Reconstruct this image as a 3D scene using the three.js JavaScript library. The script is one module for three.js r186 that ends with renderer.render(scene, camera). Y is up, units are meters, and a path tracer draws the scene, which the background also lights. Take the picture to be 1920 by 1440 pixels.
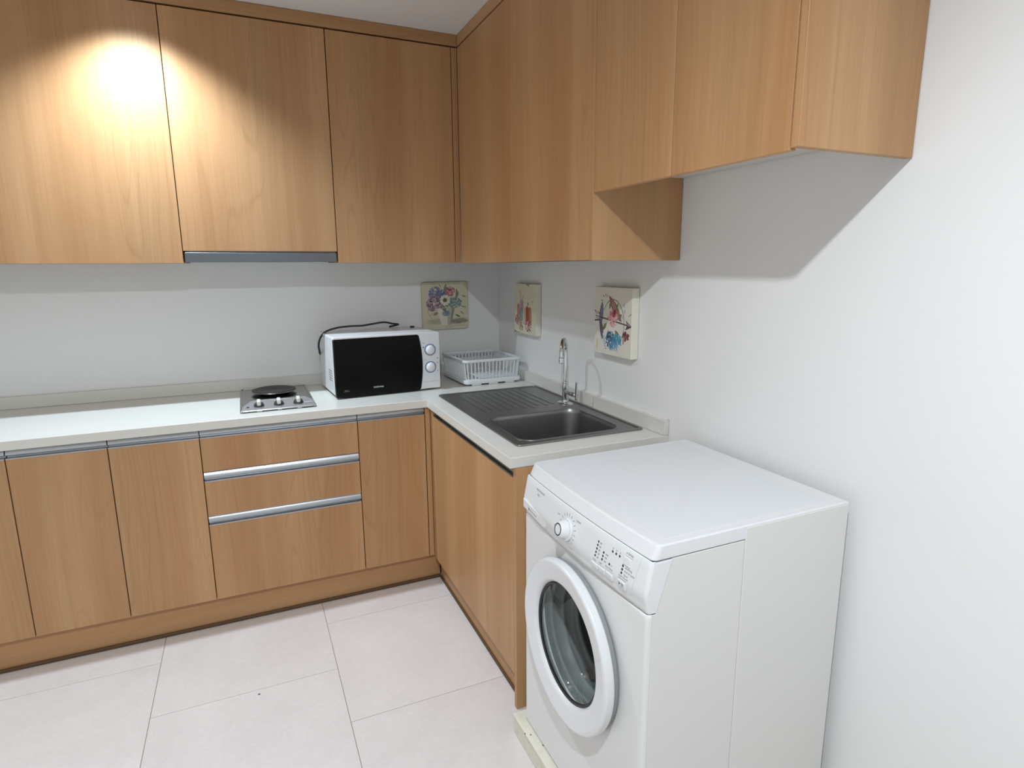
import * as THREE from 'three';
import { RoundedBoxGeometry } from 'three/addons/geometries/RoundedBoxGeometry.js';
import { mergeGeometries } from 'three/addons/utils/BufferGeometryUtils.js';

// ---------------------------------------------------------------- camera, light, exposure
const scene = new THREE.Scene();
scene.background = new THREE.Color(0x000000);
const renderer = new THREE.WebGLRenderer({ antialias: true });
renderer.toneMapping = THREE.LinearToneMapping;
renderer.toneMappingExposure = 1.0;
renderer.shadowMap.enabled = true;

const camera = new THREE.PerspectiveCamera(65.43, 1920 / 1440, 0.05, 30);
camera.position.set(-1.2989, 1.4534, 3.1019);
camera.rotation.order = 'YXZ';
camera.rotation.set(-0.1939, -0.4180, -0.0068);
scene.add(camera);

const CEIL = 2.472;
// recessed ceiling downlights: [x, z, intensity, half angle, penumbra, colour]
const LAMPS = [
  { x: -1.35, z: 3.08, power: 10.6, angle: 1.54, penumbra: 0.55, color: 0xedf5ff, label: 'round recessed ceiling downlight in the middle of the room' },
  { x: -1.60, z: 0.56, power: 9.8, angle: 1.02, penumbra: 0.75, color: 0xdceeff, label: 'round recessed ceiling downlight close to the cooker hood cabinet' },
];

// ---------------------------------------------------------------- helpers
let seed = 7;
const rnd = () => { seed = (seed * 1664525 + 1013904223) >>> 0; return seed / 4294967296; };
const used = {};
function numbered(name) { const n = used[name] = (used[name] ?? -1) + 1; return n ? `${name}_${String(n).padStart(3, '0')}` : name; }
function thing(name, label, category, [x, y, z] = [0, 0, 0], turn = 0, group) {
  const o = new THREE.Group(); o.name = numbered(name); scene.add(o);
  o.position.set(x, y, z); o.rotation.y = turn;
  o.userData = { label, category }; if (group) o.userData.group = group;
  return o;
}
function mesh(name, geometry, material, parent, label) {
  const m = new THREE.Mesh(geometry, material); m.name = name; m.castShadow = m.receiveShadow = true;
  if (label) m.userData.label = label;
  parent.add(m); return m;
}
function structure(name, label) {
  const g = new THREE.Group(); g.name = name; g.userData = { label, category: name.split('_')[0], kind: 'structure' }; scene.add(g); return g;
}
// texture coordinates in metres, from where the surface stands
function metreUV(g, cx = 0, cy = 0, cz = 0, ou = 0, ov = 0, along = 'y') {
  const p = g.attributes.position, n = g.attributes.normal, uv = new Float32Array(p.count * 2);
  for (let i = 0; i < p.count; i++) {
    const x = p.getX(i) + cx, y = p.getY(i) + cy, z = p.getZ(i) + cz;
    const ax = Math.abs(n.getX(i)), ay = Math.abs(n.getY(i)), az = Math.abs(n.getZ(i));
    let a, b;
    if (ax >= ay && ax >= az) { a = z; b = y; } else if (az >= ay) { a = x; b = y; } else { a = x; b = z; }
    if (along === 'x') [a, b] = [b, a];
    uv[i * 2] = a + ou; uv[i * 2 + 1] = b + ov;
  }
  g.setAttribute('uv', new THREE.BufferAttribute(uv, 2)); return g;
}
// a board or block given by its limits in world metres, as a child of parent (whose own place is taken off)
function block(name, [x0, x1], [y0, y1], [z0, z1], material, parent, { r = 0.0012, along = 'y', local = false, label, seg = 1, vary = true } = {}) {
  const w = x1 - x0, h = y1 - y0, d = z1 - z0, rr = Math.min(r, w / 2.01, h / 2.01, d / 2.01);
  const g = new RoundedBoxGeometry(w, h, d, seg, rr);
  const cx = (x0 + x1) / 2, cy = (y0 + y1) / 2, cz = (z0 + z1) / 2;
  metreUV(g, cx, cy, cz, vary ? rnd() * 3 : 0, vary ? rnd() * 3 : 0, along);
  const m = mesh(name, g, material, parent, label);
  m.position.set(cx, cy, cz);
  if (!local) { let o = parent; while (o && o !== scene) { m.position.sub(o.position); o = o.parent; } }
  return m;
}
function lathe(points, seg = 40, start = 0, len = Math.PI * 2) { return new THREE.LatheGeometry(points.map(([r, y]) => new THREE.Vector2(r, y)), seg, start, len); }
function tube(points, r, seg = 40, rad = 10, closed = false) {
  return new THREE.TubeGeometry(new THREE.CatmullRomCurve3(points.map((p) => new THREE.Vector3(...p)), closed, 'centripetal'), seg, r, rad, closed);
}
function roundRect(x0, y0, x1, y1, r, ctor = THREE.Shape) {
  const s = new ctor();
  s.moveTo(x0 + r, y0); s.lineTo(x1 - r, y0); s.absarc(x1 - r, y0 + r, r, -Math.PI / 2, 0);
  s.lineTo(x1, y1 - r); s.absarc(x1 - r, y1 - r, r, 0, Math.PI / 2);
  s.lineTo(x0 + r, y1); s.absarc(x0 + r, y1 - r, r, Math.PI / 2, Math.PI);
  s.lineTo(x0, y0 + r); s.absarc(x0 + r, y0 + r, r, Math.PI, Math.PI * 1.5);
  return s;
}
// shape drawn in (x, -z), pulled up along y
function plate(shape, depth, bevel = 0.001, curve = 10) {
  const g = new THREE.ExtrudeGeometry(shape, { depth: depth - 2 * bevel, bevelEnabled: bevel > 0, bevelThickness: bevel, bevelSize: bevel, bevelOffset: -bevel, bevelSegments: 2, curveSegments: curve });
  g.translate(0, 0, bevel); g.rotateX(-Math.PI / 2); return g;
}

// ---------------------------------------------------------------- computed textures
function lattice(seedN) {
  const s = seedN * 7919;
  const h = (i, j) => { let t = Math.imul(i, 374761393) ^ Math.imul(j, 668265263) ^ Math.imul(s, 2246822519); t = Math.imul(t ^ (t >>> 13), 1274126177); t ^= t >>> 16; return (t >>> 0) / 4294967296; };
  return (x, y, px, py) => {
    const xi = Math.floor(x), yi = Math.floor(y), fx = x - xi, fy = y - yi;
    const u = fx * fx * (3 - 2 * fx), v = fy * fy * (3 - 2 * fy);
    const a = ((xi % px) + px) % px, b = (a + 1) % px, c = ((yi % py) + py) % py, d = (c + 1) % py;
    return (h(a, c) * (1 - u) + h(b, c) * u) * (1 - v) + (h(a, d) * (1 - u) + h(b, d) * u) * v;
  };
}
function dataTexture(w, h, f, srgb = true) {
  const d = new Uint8Array(w * h * 4);
  for (let j = 0; j < h; j++) for (let i = 0; i < w; i++) { const c = f(i / w, j / h), k = (j * w + i) * 4; d[k] = c[0]; d[k + 1] = c[1]; d[k + 2] = c[2]; d[k + 3] = 255; }
  const t = new THREE.DataTexture(d, w, h); t.wrapS = t.wrapT = THREE.RepeatWrapping; t.magFilter = THREE.LinearFilter; t.minFilter = THREE.LinearMipmapLinearFilter; t.generateMipmaps = true;
  if (srgb) t.colorSpace = THREE.SRGBColorSpace; t.needsUpdate = true; return t;
}
const clamp = (v, a = 0, b = 255) => Math.max(a, Math.min(b, v));
const n1 = lattice(1), n2 = lattice(2), n3 = lattice(3), n4 = lattice(4), n5 = lattice(5);
// light oak laminate: long staves of slightly different tone, fine straight grain, a few flame figures
const WOODW = 1.3, WOODH = 2.2;
const woodMap = dataTexture(1300, 1100, (u, v) => {
  const warp = (n1(u * 5, v * 3, 5, 3) - 0.5) * 0.05 + (n2(u * 14, v * 9, 14, 9) - 0.5) * 0.010;
  const w = u + warp;
  const stave = n3(u * 17 + (n2(u * 3, v * 2, 3, 2) - .5) * .6, v * 1, 17, 1) - 0.5;
  const patch = n5(u * 9, v * 4, 9, 4) - 0.5;
  const band = n1(w * 54, v * 3, 54, 3) - 0.5;
  const fine = n4(w * 230, v * 7, 230, 7) - 0.5;
  const hair = n5(u * 600, v * 22, 600, 22) - 0.5;
  // flame figure: level lines of a stretched noise, only here and there
  const c = n1(w * 12, v * 2, 12, 2) + (n2(w * 26, v * 6, 26, 6) - .5) * .22;
  const level = Math.abs(((c * 7) % 1 + 1) % 1 - .5) * 2;
  const figure = Math.max(0, 1 - level * 4) * clamp((n3(u * 9, v * 7, 9, 7) - .48) * 4, 0, 1);
  const t = stave * 15 + patch * 8 + band * 7 + fine * 5 + hair * 6 - figure * 9;
  const red = (n2(u * 17, v * 1, 17, 1) - 0.5) * 8;
  return [clamp(186 + t + red * 0.5), clamp(142 + t * 1.02 - red * 0.35), clamp(98 + t * 0.97 - red * 0.5)];
});
woodMap.repeat.set(1 / WOODW, 1 / WOODH);
const speckle = dataTexture(256, 256, (u, v) => { const t = (n4(u * 90, v * 90, 90, 90) - .5) * 3 + (n1(u * 8, v * 8, 8, 8) - .5) * 2; return [223 + t, 221 + t, 212 + t]; });
speckle.repeat.set(3, 3);
const tileMap = dataTexture(512, 512, (u, v) => {
  const t = (n1(u * 6, v * 6, 6, 6) - .5) * 7 + (n2(u * 24, v * 24, 24, 24) - .5) * 4 + (n4(u * 120, v * 120, 120, 120) - .5) * 5;
  return [clamp(225 + t), clamp(217 + t), clamp(212 + t)];
});
tileMap.repeat.set(0.9, 0.9);
const plasterBump = dataTexture(256, 256, (u, v) => { const t = n1(u * 30, v * 30, 30, 30) * 140 + n2(u * 90, v * 90, 90, 90) * 110; return [t, t, t]; }, false);
plasterBump.repeat.set(2.5, 2.5);
const brushed = dataTexture(256, 256, (u, v) => { const t = 150 + (n4(u * 4, v * 128, 4, 128) - .5) * 90 + (n1(u * 9, v * 9, 9, 9) - .5) * 50; return [t, t, t]; }, false);
brushed.repeat.set(3, 3);

function canvas(w, h, draw) {
  const c = document.createElement('canvas'); c.width = w; c.height = h; const k = c.getContext('2d'); draw(k, w, h);
  const t = new THREE.CanvasTexture(c); t.colorSpace = THREE.SRGBColorSpace; t.anisotropy = 8; return t;
}

// ---------------------------------------------------------------- materials
const std = (o) => new THREE.MeshStandardMaterial(o);
const M = {
  wall: std({ color: 0xefefec, roughness: 0.75, bumpMap: plasterBump, bumpScale: 0.0003 }),
  ceiling: std({ color: 0xe6e5e2, roughness: 0.9, bumpMap: plasterBump, bumpScale: 0.0003 }),
  tile: std({ map: tileMap, roughness: 0.36 }),
  grout: std({ color: 0x9b9186, roughness: 0.95 }),
  wood: std({ map: woodMap, roughness: 0.46, bumpMap: woodMap, bumpScale: 0.00008 }),
  carcass: std({ color: 0xd9d6cd, roughness: 0.6 }),
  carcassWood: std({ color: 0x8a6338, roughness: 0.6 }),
  seal: std({ color: 0x5a4126, roughness: 0.6 }),
  worktop: std({ map: speckle, roughness: 0.28 }),
  sealant: std({ color: 0xeceae2, roughness: 0.5 }),
  hoodSteel: std({ color: 0x74797d, metalness: 1, roughness: 0.32 }),
  alu: std({ color: 0xb9bdc0, metalness: 1, roughness: 0.34 }),
  steel: std({ color: 0x9a9895, metalness: 1, roughness: 0.34, roughnessMap: null }),
  sink: std({ color: 0x8f8f8e, metalness: 1, roughness: 0.36 }),
  hobSteel: std({ color: 0xa3a29f, metalness: 1, roughness: 0.17 }),
  hobPanel: std({ color: 0xc9c8c9, metalness: 0.85, roughness: 0.38 }),
  chrome: std({ color: 0xdadcde, metalness: 1, roughness: 0.06 }),
  castIron: std({ color: 0x2a2523, roughness: 0.5, metalness: 0.3 }),
  knobDark: std({ color: 0x3b3b38, roughness: 0.35 }),
  knobWhite: std({ color: 0xdedbd0, roughness: 0.35 }),
  redLens: new THREE.MeshPhysicalMaterial({ color: 0x6a1030, roughness: 0.15, clearcoat: 1 }),
  white: std({ color: 0xe5e6e6, roughness: 0.28 }),
  whiteMatt: std({ color: 0xe2e4e5, roughness: 0.45 }),
  whiteSteel: std({ color: 0xe6e6e3, roughness: 0.34 }),
  casing: std({ color: 0xe0dfda, roughness: 0.36 }),  // off-white steel, with the shade on the machine's side put into the colour
  rackWhite: std({ color: 0xe8ebec, roughness: 0.4 }),
  blackGloss: new THREE.MeshPhysicalMaterial({ color: 0x040405, roughness: 0.28, specularIntensity: 0.35 }),
  blackPlastic: std({ color: 0x0c0c10, roughness: 0.3 }),
  rubberBlack: std({ color: 0x23262a, roughness: 0.55 }),
  blueRing: std({ color: 0x7d93b8, roughness: 0.4 }),
  rubberGrey: std({ color: 0x8e9190, roughness: 0.6 }),
  darkGrey: std({ color: 0x2b2c2d, roughness: 0.5 }),
  drum: std({ color: 0x4a4c4e, metalness: 1, roughness: 0.3 }),
  glass: new THREE.MeshPhysicalMaterial({ color: 0xeef2f1, transmission: 1, thickness: 0, roughness: 0.02, ior: 1.5 }),
  canvasEdge: std({ color: 0xe8e5d3, roughness: 0.8 }),
  boardEdge: std({ color: 0xc9c09f, roughness: 0.8 }),
  fitting: std({ color: 0xe8e8e6, roughness: 0.4 }),
  crumb: std({ color: 0x55504d, roughness: 0.9 }),
};

// ---------------------------------------------------------------- the room
const XL = -2.75, ZF = 5.2;
function slab(owner, part, X, Y, Z, m) { return block(part, X, Y, Z, m, owner, { r: 0.0005, vary: false }); }
{
  const wb = structure('wall_back', 'white painted wall behind the hob and microwave'); slab(wb, 'wall_panel', [XL - .1, 0.1], [-.05, CEIL + .1], [-.1, 0], M.wall);
  const wr = structure('wall_right', 'white painted wall behind the sink and washing machine'); slab(wr, 'wall_panel', [0, .1], [-.05, CEIL + .1], [0, ZF + .1], M.wall);
  const wl = structure('wall_left', 'white painted wall at the left end of the kitchen'); slab(wl, 'wall_panel', [XL - .1, XL], [-.05, CEIL + .1], [0, ZF + .1], M.wall);
  const wf = structure('wall_front', 'white painted wall behind the viewer'); slab(wf, 'wall_panel', [XL, 0], [-.05, CEIL + .1], [ZF, ZF + .1], M.wall);
  const ce = structure('ceiling', 'white painted ceiling above the cabinets'); slab(ce, 'ceiling_panel', [XL, 0], [CEIL, CEIL + .1], [0, ZF], M.ceiling);
  const fl = structure('floor', 'floor of large off-white tiles laid in running bond');
  slab(fl, 'grout', [XL, 0], [-.05, -.0022], [0, ZF], M.grout);
  const P = 0.602, gap = 0.0010;
  for (let i = -3; i <= 1; i++) {
    const x0 = Math.max(XL, -1.095 + i * P + gap), x1 = Math.min(0, -1.095 + (i + 1) * P - gap); if (x1 - x0 < .01) continue;
    const off = (((i % 2) + 2) % 2) ? 1.04 : 0.73;
    for (let j = -3; j < 9; j++) {
      const z0 = Math.max(0, off + j * P + gap), z1 = Math.min(ZF, off + (j + 1) * P - gap); if (z1 - z0 < .01) continue;
      block('tile', [x0, x1], [-.012, 0], [z0, z1], M.tile, fl, { r: .0008 });
    }
  }
}

// ---------------------------------------------------------------- base cabinets
const HC = 0.88, HB = 0.8455, FA = 0.58, FB = -0.58;   // worktop top, worktop underside, door faces
// finger-pull profile of drawn aluminium: a lip, a hollow and a top flange; drawn in (outwards, up), length along the third axis
function pullProfile(len, h) {
  const s = new THREE.Shape();
  s.moveTo(0, 0); s.lineTo(0, .0042); s.lineTo(-.0200, .0042); s.lineTo(-.0200, .0105); s.lineTo(-.0095, .0112);
  s.quadraticCurveTo(-.0062, .0120, -.0058, .0160); s.quadraticCurveTo(-.0062, h * .66, -.0120, h - .002); s.lineTo(-.0120, h); s.lineTo(-.0170, h); s.lineTo(-.0215, h * .6); s.lineTo(-.0215, 0); s.lineTo(0, 0);
  return new THREE.ExtrudeGeometry(s, { depth: len, bevelEnabled: false, curveSegments: 8 });
}
function pullA(x0, x1, y, h, parent) {       // faces +z
  const g = pullProfile(x1 - x0, h); g.rotateY(-Math.PI / 2);  // outwards (x) -> +z, length (z) -> -x
  const m = mesh('handle_profile', g, M.alu, parent, 'brushed aluminium finger pull'); m.position.set(x1, y, FA); let o = parent; while (o !== scene) { m.position.sub(o.position); o = o.parent; } return m;
}
function pullB(z0, z1, y, h, parent) {       // faces -x
  const g = pullProfile(z1 - z0, h); g.rotateY(Math.PI); // outwards -> -x, length -> -z
  const m = mesh('handle_profile', g, M.alu, parent, 'brushed aluminium finger pull'); m.position.set(FB, y, z1); let o = parent; while (o !== scene) { m.position.sub(o.position); o = o.parent; } return m;
}
const T = 0.018, G = 0.0016;
function baseDoorA(x0, x1, y0, y1, parent, name = 'door', pull = true, h = .037) {
  const d = new THREE.Group(); d.name = name; parent.add(d);
  block('front_panel', [x0 + G, x1 - G], [y0, y1], [FA - T, FA], M.wood, d, { });
  if (pull) pullA(x0 + G, x1 - G, y1, h, d);
  return d;
}
{
  const t = thing('drawer_cabinet', 'light oak drawer unit with three aluminium finger pulls under the hob', 'cabinet', [-1.2, 0, .3]);
  block('carcass', [-1.499, -.9005], [.128, .8445], [.02, FA - T - .0045], M.carcassWood, t);
  for (const [y0, y1, h] of [[.673, .808, .037], [.4895, .631, .037], [.13, .449, .037]]) baseDoorA(-1.5, -.9, y0, y1, t, 'drawer', true, h);
}
{
  const t = thing('base_cabinet', 'narrow light oak base cabinet under the microwave with one tall door', 'cabinet', [-.75, 0, .3]);
  block('carcass', [-.8995, -.5815], [.128, .8445], [.02, FA - T - .0045], M.carcassWood, t);
  baseDoorA(-.9, -.605, .13, .808, t);
  block('corner_filler', [-.603, -.5805], [.13, .8445], [FA - T, FA - .001], M.wood, t);
}
{
  const t = thing('base_cabinet', 'light oak two-door base cabinet to the left of the drawer unit', 'cabinet', [-1.8, 0, .3]);
  block('carcass', [-2.0995, -1.5005], [.128, .8445], [.02, FA - T - .0045], M.carcassWood, t);
  baseDoorA(-1.8, -1.5, .13, .808, t); baseDoorA(-2.1, -1.8, .13, .808, t);
  const u = thing('base_cabinet', 'light oak two-door base cabinet at the far left end of the run', 'cabinet', [-2.42, 0, .3]);
  block('carcass', [-2.745, -2.1005], [.128, .8445], [.02, FA - T - .0045], M.carcassWood, u);
  baseDoorA(-2.42, -2.1, .13, .808, u); baseDoorA(-2.745, -2.42, .13, .808, u);
}
{
  const t = thing('sink_cabinet', 'light oak sink cabinet with one wide door beside the washing machine', 'cabinet', [-.3, 0, 1.06]);
  block('side_panel', [FB + T + .002, -.022], [.128, .8445], [.583, .599], M.carcassWood, t);
  block('bottom_panel', [FB + T + .002, -.022], [.128, .146], [.6, 1.486], M.carcassWood, t);
  block('back_panel', [-.02, -.004], [.128, .8445], [.583, 1.486], M.carcassWood, t);
  block('front_rail', [FB + T + .002, FB + T + .02], [.78, .8445], [.6, 1.486], M.carcassWood, t);
  block('corner_filler', [FB, FB + T], [.122, .8445], [.5805, .622], M.wood, t);
  const d = new THREE.Group(); d.name = 'door'; t.add(d);
  block('front_panel', [FB, FB + T], [.122, .808], [.6245, 1.4855], M.wood, d);
  pullB(.6245, 1.4855, .808, .037, d);
  block('end_panel', [FB, -.004], [.001, .8445], [1.4875, 1.505], M.wood, t);
}
{
  const p = thing('plinth', 'light oak plinth board running under the drawers along the floor', 'plinth', [-1.6, 0, .55]);
  block('board', [-2.745, -.548], [.001, .1265], [.532, .550], M.wood, p, { along: 'x' });
  block('floor_seal', [-2.745, -.548], [.0005, .015], [.5503, .5615], M.seal, p, { r: .004, seg: 3, label: 'dark brown strip along the floor' });
  const q = thing('plinth', 'light oak plinth board under the sink cabinet door', 'plinth', [-.54, 0, 1.0]);
  block('board', [-.547, -.529], [.001, .1205], [.5625, 1.486], M.wood, q, { along: 'x' });
  block('floor_seal', [-.5540, -.5472], [.0005, .015], [.5630, 1.486], M.seal, q, { r: .003, seg: 2, label: 'dark brown strip along the floor' });
}

// ---------------------------------------------------------------- worktop with upstands
{
  const t = thing('worktop', 'cream solid-surface L-shaped worktop around the hob and the sink', 'worktop', [-.3, HC, .3]);
  const s = new THREE.Shape([[-2.745, -.001], [-.001, -.001], [-.001, -1.505], [-.598, -1.505], [-.598, -.6005], [-2.745, -.6005]].map(([x, y]) => new THREE.Vector2(x, y)).reverse());
  s.holes.push(roundRect(-.515, -1.397, -.05, -.557, .012, THREE.Path));
  const g = plate(s, HC - HB, .0022, 6); metreUV(g, 0, HB, 0);
  const m = mesh('slab', g, M.worktop, t); m.position.set(.3, HB - HC, -.3);
  const ua = thing('upstand', 'low cream upstand strip along the back wall behind the hob', 'upstand', [-1.4, HC, .01]);
  block('strip', [-2.745, -.021], [HC + .0002, .9325], [.001, .02], M.worktop, ua, { r: .002 });
  const ub = thing('upstand', 'low cream upstand strip with white sealant behind the sink', 'upstand', [-.01, HC, .75]);
  block('strip', [-.02, -.001], [HC + .0002, .9325], [.001, 1.505], M.worktop, ub, { r: .002 });
  const pts = []; for (let i = 0; i <= 46; i++) pts.push([-.0035 + (rnd() - .5) * .002, .9335 + (rnd() - .5) * .0025, .02 + i * 1.484 / 46]);
  const c = mesh('sealant', tube(pts, .0038, 120, 6), M.sealant, ub, 'uneven white sealant bead'); c.position.set(.01, -HC, -.75);
}

// ---------------------------------------------------------------- wall cabinets
const UA = 0.334, UB = -0.33, UY = 1.473, UT = 2.4165, US = 1.666, UE = 1.503;
{
  const t = thing('wall_cabinet', 'light oak wall cabinet with a bright lamp-lit door above the cooker hood', 'cabinet', [-1.2, 1.5, .16]);
  block('carcass', [-1.503, -.905], [1.527, 2.42], [.002, UA - T - .002], M.carcassWood, t);
  block('door', [-1.5025, -.9055], [1.5235, UT], [UA - T, UA], M.wood, t);
  const u = thing('wall_cabinet', 'light oak wall cabinet with one door above the microwave', 'cabinet', [-.63, 1.5, .16]);
  block('carcass', [-.904, -.334], [1.478, 2.42], [.002, UA - T - .002], M.carcassWood, u);
  block('door', [-.902, -.3605], [1.4755, UT], [UA - T, UA], M.wood, u);
  block('corner_filler', [-.3575, -.3305], [1.4755, UT], [UA - T, UA - .0005], M.wood, u);
  const v = thing('wall_cabinet', 'light oak wall cabinet with two doors left of the hood cabinet', 'cabinet', [-2.1, 1.5, .16]);
  block('carcass', [-2.745, -1.504], [1.478, 2.42], [.002, UA - T - .002], M.carcassWood, v);
  block('door', [-2.122, -1.5055], [1.4755, UT], [UA - T, UA], M.wood, v);
  block('door', [-2.745, -2.125], [1.4755, UT], [UA - T, UA], M.wood, v);
  const w = thing('wall_cabinet', 'tall light oak corner wall cabinet with two doors above the sink', 'cabinet', [-.16, 1.5, .9]);
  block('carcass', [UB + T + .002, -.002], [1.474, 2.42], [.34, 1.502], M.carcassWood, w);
  block('door', [UB, UB + T], [1.471, UT], [.336, .9195], M.wood, w);
  block('door', [UB, UB + T], [1.471, UT], [.9212, 1.5008], M.wood, w);
  block('side_panel', [UB - .0005, -.002], [1.4695, UT], [UE, 1.5215], M.wood, w);
  const x = thing('wall_cabinet', 'shorter light oak wall cabinet with two doors high above the washing machine', 'cabinet', [-.16, 1.7, 1.88]);
  block('carcass', [UB + T + .002, -.002], [1.722, 2.42], [1.523, 2.224], M.carcass, x, { label: 'white melamine underside' });
  block('door', [UB, UB + T], [US, UT], [1.5235, 1.8735], M.wood, x);
  block('door', [UB, UB + T], [US, UT], [1.8755, 2.2215], M.wood, x);
  block('side_panel', [UB - .0005, -.002], [US + .004, UT], [2.2255, 2.2435], M.wood, x);
  const c = thing('cornice', 'light oak cornice strip between ceiling and back wall cabinets', 'cornice', [-1.5, 2.42, .2]);
  block('board', [-2.745, UB], [2.4235, CEIL - .001], [UA - T, UA], M.wood, c, { along: 'x' });
  const e = thing('cornice', 'light oak cornice strip between ceiling and sink-side wall cabinets', 'cornice', [-.3, 2.42, 1.3]);
  block('board', [UB, UB + T], [2.4235, CEIL - .001], [UA + .0005, 2.2435], M.wood, e, { along: 'x' });
}
{
  const t = thing('cooker_hood', 'slim brushed steel pull-out cooker hood under the hood cabinet', 'hood', [-1.2, 1.48, .16]);
  block('body', [-1.498, -.908], [1.482, 1.5255], [.004, .31], M.steel, t, { r: .002 });
  block('front_strip', [-1.5005, -.907], [1.479, 1.519], [.311, .333], M.hoodSteel, t, { r: .004, seg: 3, label: 'brushed steel front strip' });
}

// ---------------------------------------------------------------- hob
{
  const t = thing('hob', 'small stainless steel electric hob with one round plate and three knobs', 'hob', [-1.203, HC, .285]);
  // local: x -.147 .. .147, z -.245 .. .245
  mesh('base_plate', plate(roundRect(-.147, -.245, .147, .247, .012), .007, .002), M.hobSteel, t);
  const rim = roundRect(-.147, -.245, .147, .247, .012); rim.holes.push(roundRect(-.139, -.237, .139, .239, .008, THREE.Path));
  mesh('rim', plate(rim, .0095, .0012), M.hobSteel, t).position.y = .0002;
  // control console: low at the front, rising to the back, with cut-off rear corners
  {
    const top = [[-.142, .242, .0105], [.142, .242, .0105], [.143, .165, .0165], [.112, .105, .0215], [-.101, .105, .0215], [-.134, .175, .0165]];
    const P = [], I = [], n = top.length, flat = top.map(([x, z]) => new THREE.Vector2(x, z));
    for (const [x, z, y] of top) P.push(x, y, z);
    for (const [x, z] of top) P.push(x * 1.012, .0060, z > .2 ? z + .0015 : z - .003);
    for (const [p, q, r] of THREE.ShapeUtils.triangulateShape(flat, [])) I.push(p, r, q);
    for (let i = 0; i < n; i++) { const j = (i + 1) % n; I.push(i, j, n + i, j, n + j, n + i); }
    const g = new THREE.BufferGeometry(); g.setAttribute('position', new THREE.Float32BufferAttribute(P, 3)); g.setIndex(I);
    const gn = g.toNonIndexed(); gn.computeVertexNormals(); const pm = M.hobPanel.clone(); pm.side = THREE.DoubleSide;
    mesh('control_panel', gn, pm, t, 'raised silver control panel');
    mesh('panel_edge', tube([[-.134, .0168, .175], [-.101, .0218, .105], [.112, .0218, .105], [.143, .0168, .165]].flatMap((p, i, a) => i < a.length - 1 ? [0, .25, .5, .75].map((f) => p.map((v, c) => v + (a[i + 1][c] - v) * f)) : [p]), .0013, 60, 6), M.chrome, t, 'bright rear edge of the panel');
  }
  const pl = mesh('hotplate', lathe([[0, .0255], [.028, .0255], [.031, .0245], [.034, .0255], [.088, .0255], [.094, .0240], [.0955, .0200], [.091, .0170], [.062, .0160], [.060, .0070], [0, .0070]], 64), M.castIron, t, 'black cast-iron hotplate');
  pl.position.set(-.002, 0, -.112);
  const ring = mesh('trim_ring', lathe([[.0925, .0180], [.0965, .0180], [.0985, .0200], [.0965, .0220], [.0945, .0215]], 64), M.hobSteel, pl);
  ring.name = 'trim_ring';
  for (const x of [-.074, .003, .080]) {
    const k = new THREE.Group(); k.name = 'knob'; k.position.set(x, .0145, .190); k.rotation.x = .09; t.add(k);
    mesh('knob_skirt', lathe([[0, .014], [.0150, .014], [.0180, .011], [.0200, .004], [.0215, -.002], [0, -.002]], 32), M.knobDark, k);
    const g = new RoundedBoxGeometry(.0155, .022, .038, 3, .005); const m = mesh('finger_bar', g, M.knobWhite, k, 'cream finger bar'); m.position.y = .0150;
    mesh('front_lip', new RoundedBoxGeometry(.020, .004, .010, 2, .0018), M.hobPanel, k).position.set(0, -.005, .051);
  }
  const l = mesh('indicator_lamp', lathe([[0, .0045], [.004, .0035], [.0055, 0], [0, 0]], 20), M.redLens, t, 'small dark red lens'); l.position.set(-.117, .0140, .200);
  const logo = canvas(128, 64, (k, w, h) => { k.fillStyle = '#c4c3c4'; k.fillRect(0, 0, w, h); k.fillStyle = '#f1f1f1'; k.font = 'italic bold 46px serif'; k.textAlign = 'center'; k.fillText('Teka', 64, 46); });
  const lg = new THREE.PlaneGeometry(.032, .016); lg.rotateX(-Math.PI / 2);
  const lm = mesh('logo_print', lg, std({ map: logo, roughness: .4, metalness: .5 }), t); lm.position.set(.118, .01525, .196); lm.rotation.x = .085;
}

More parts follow.
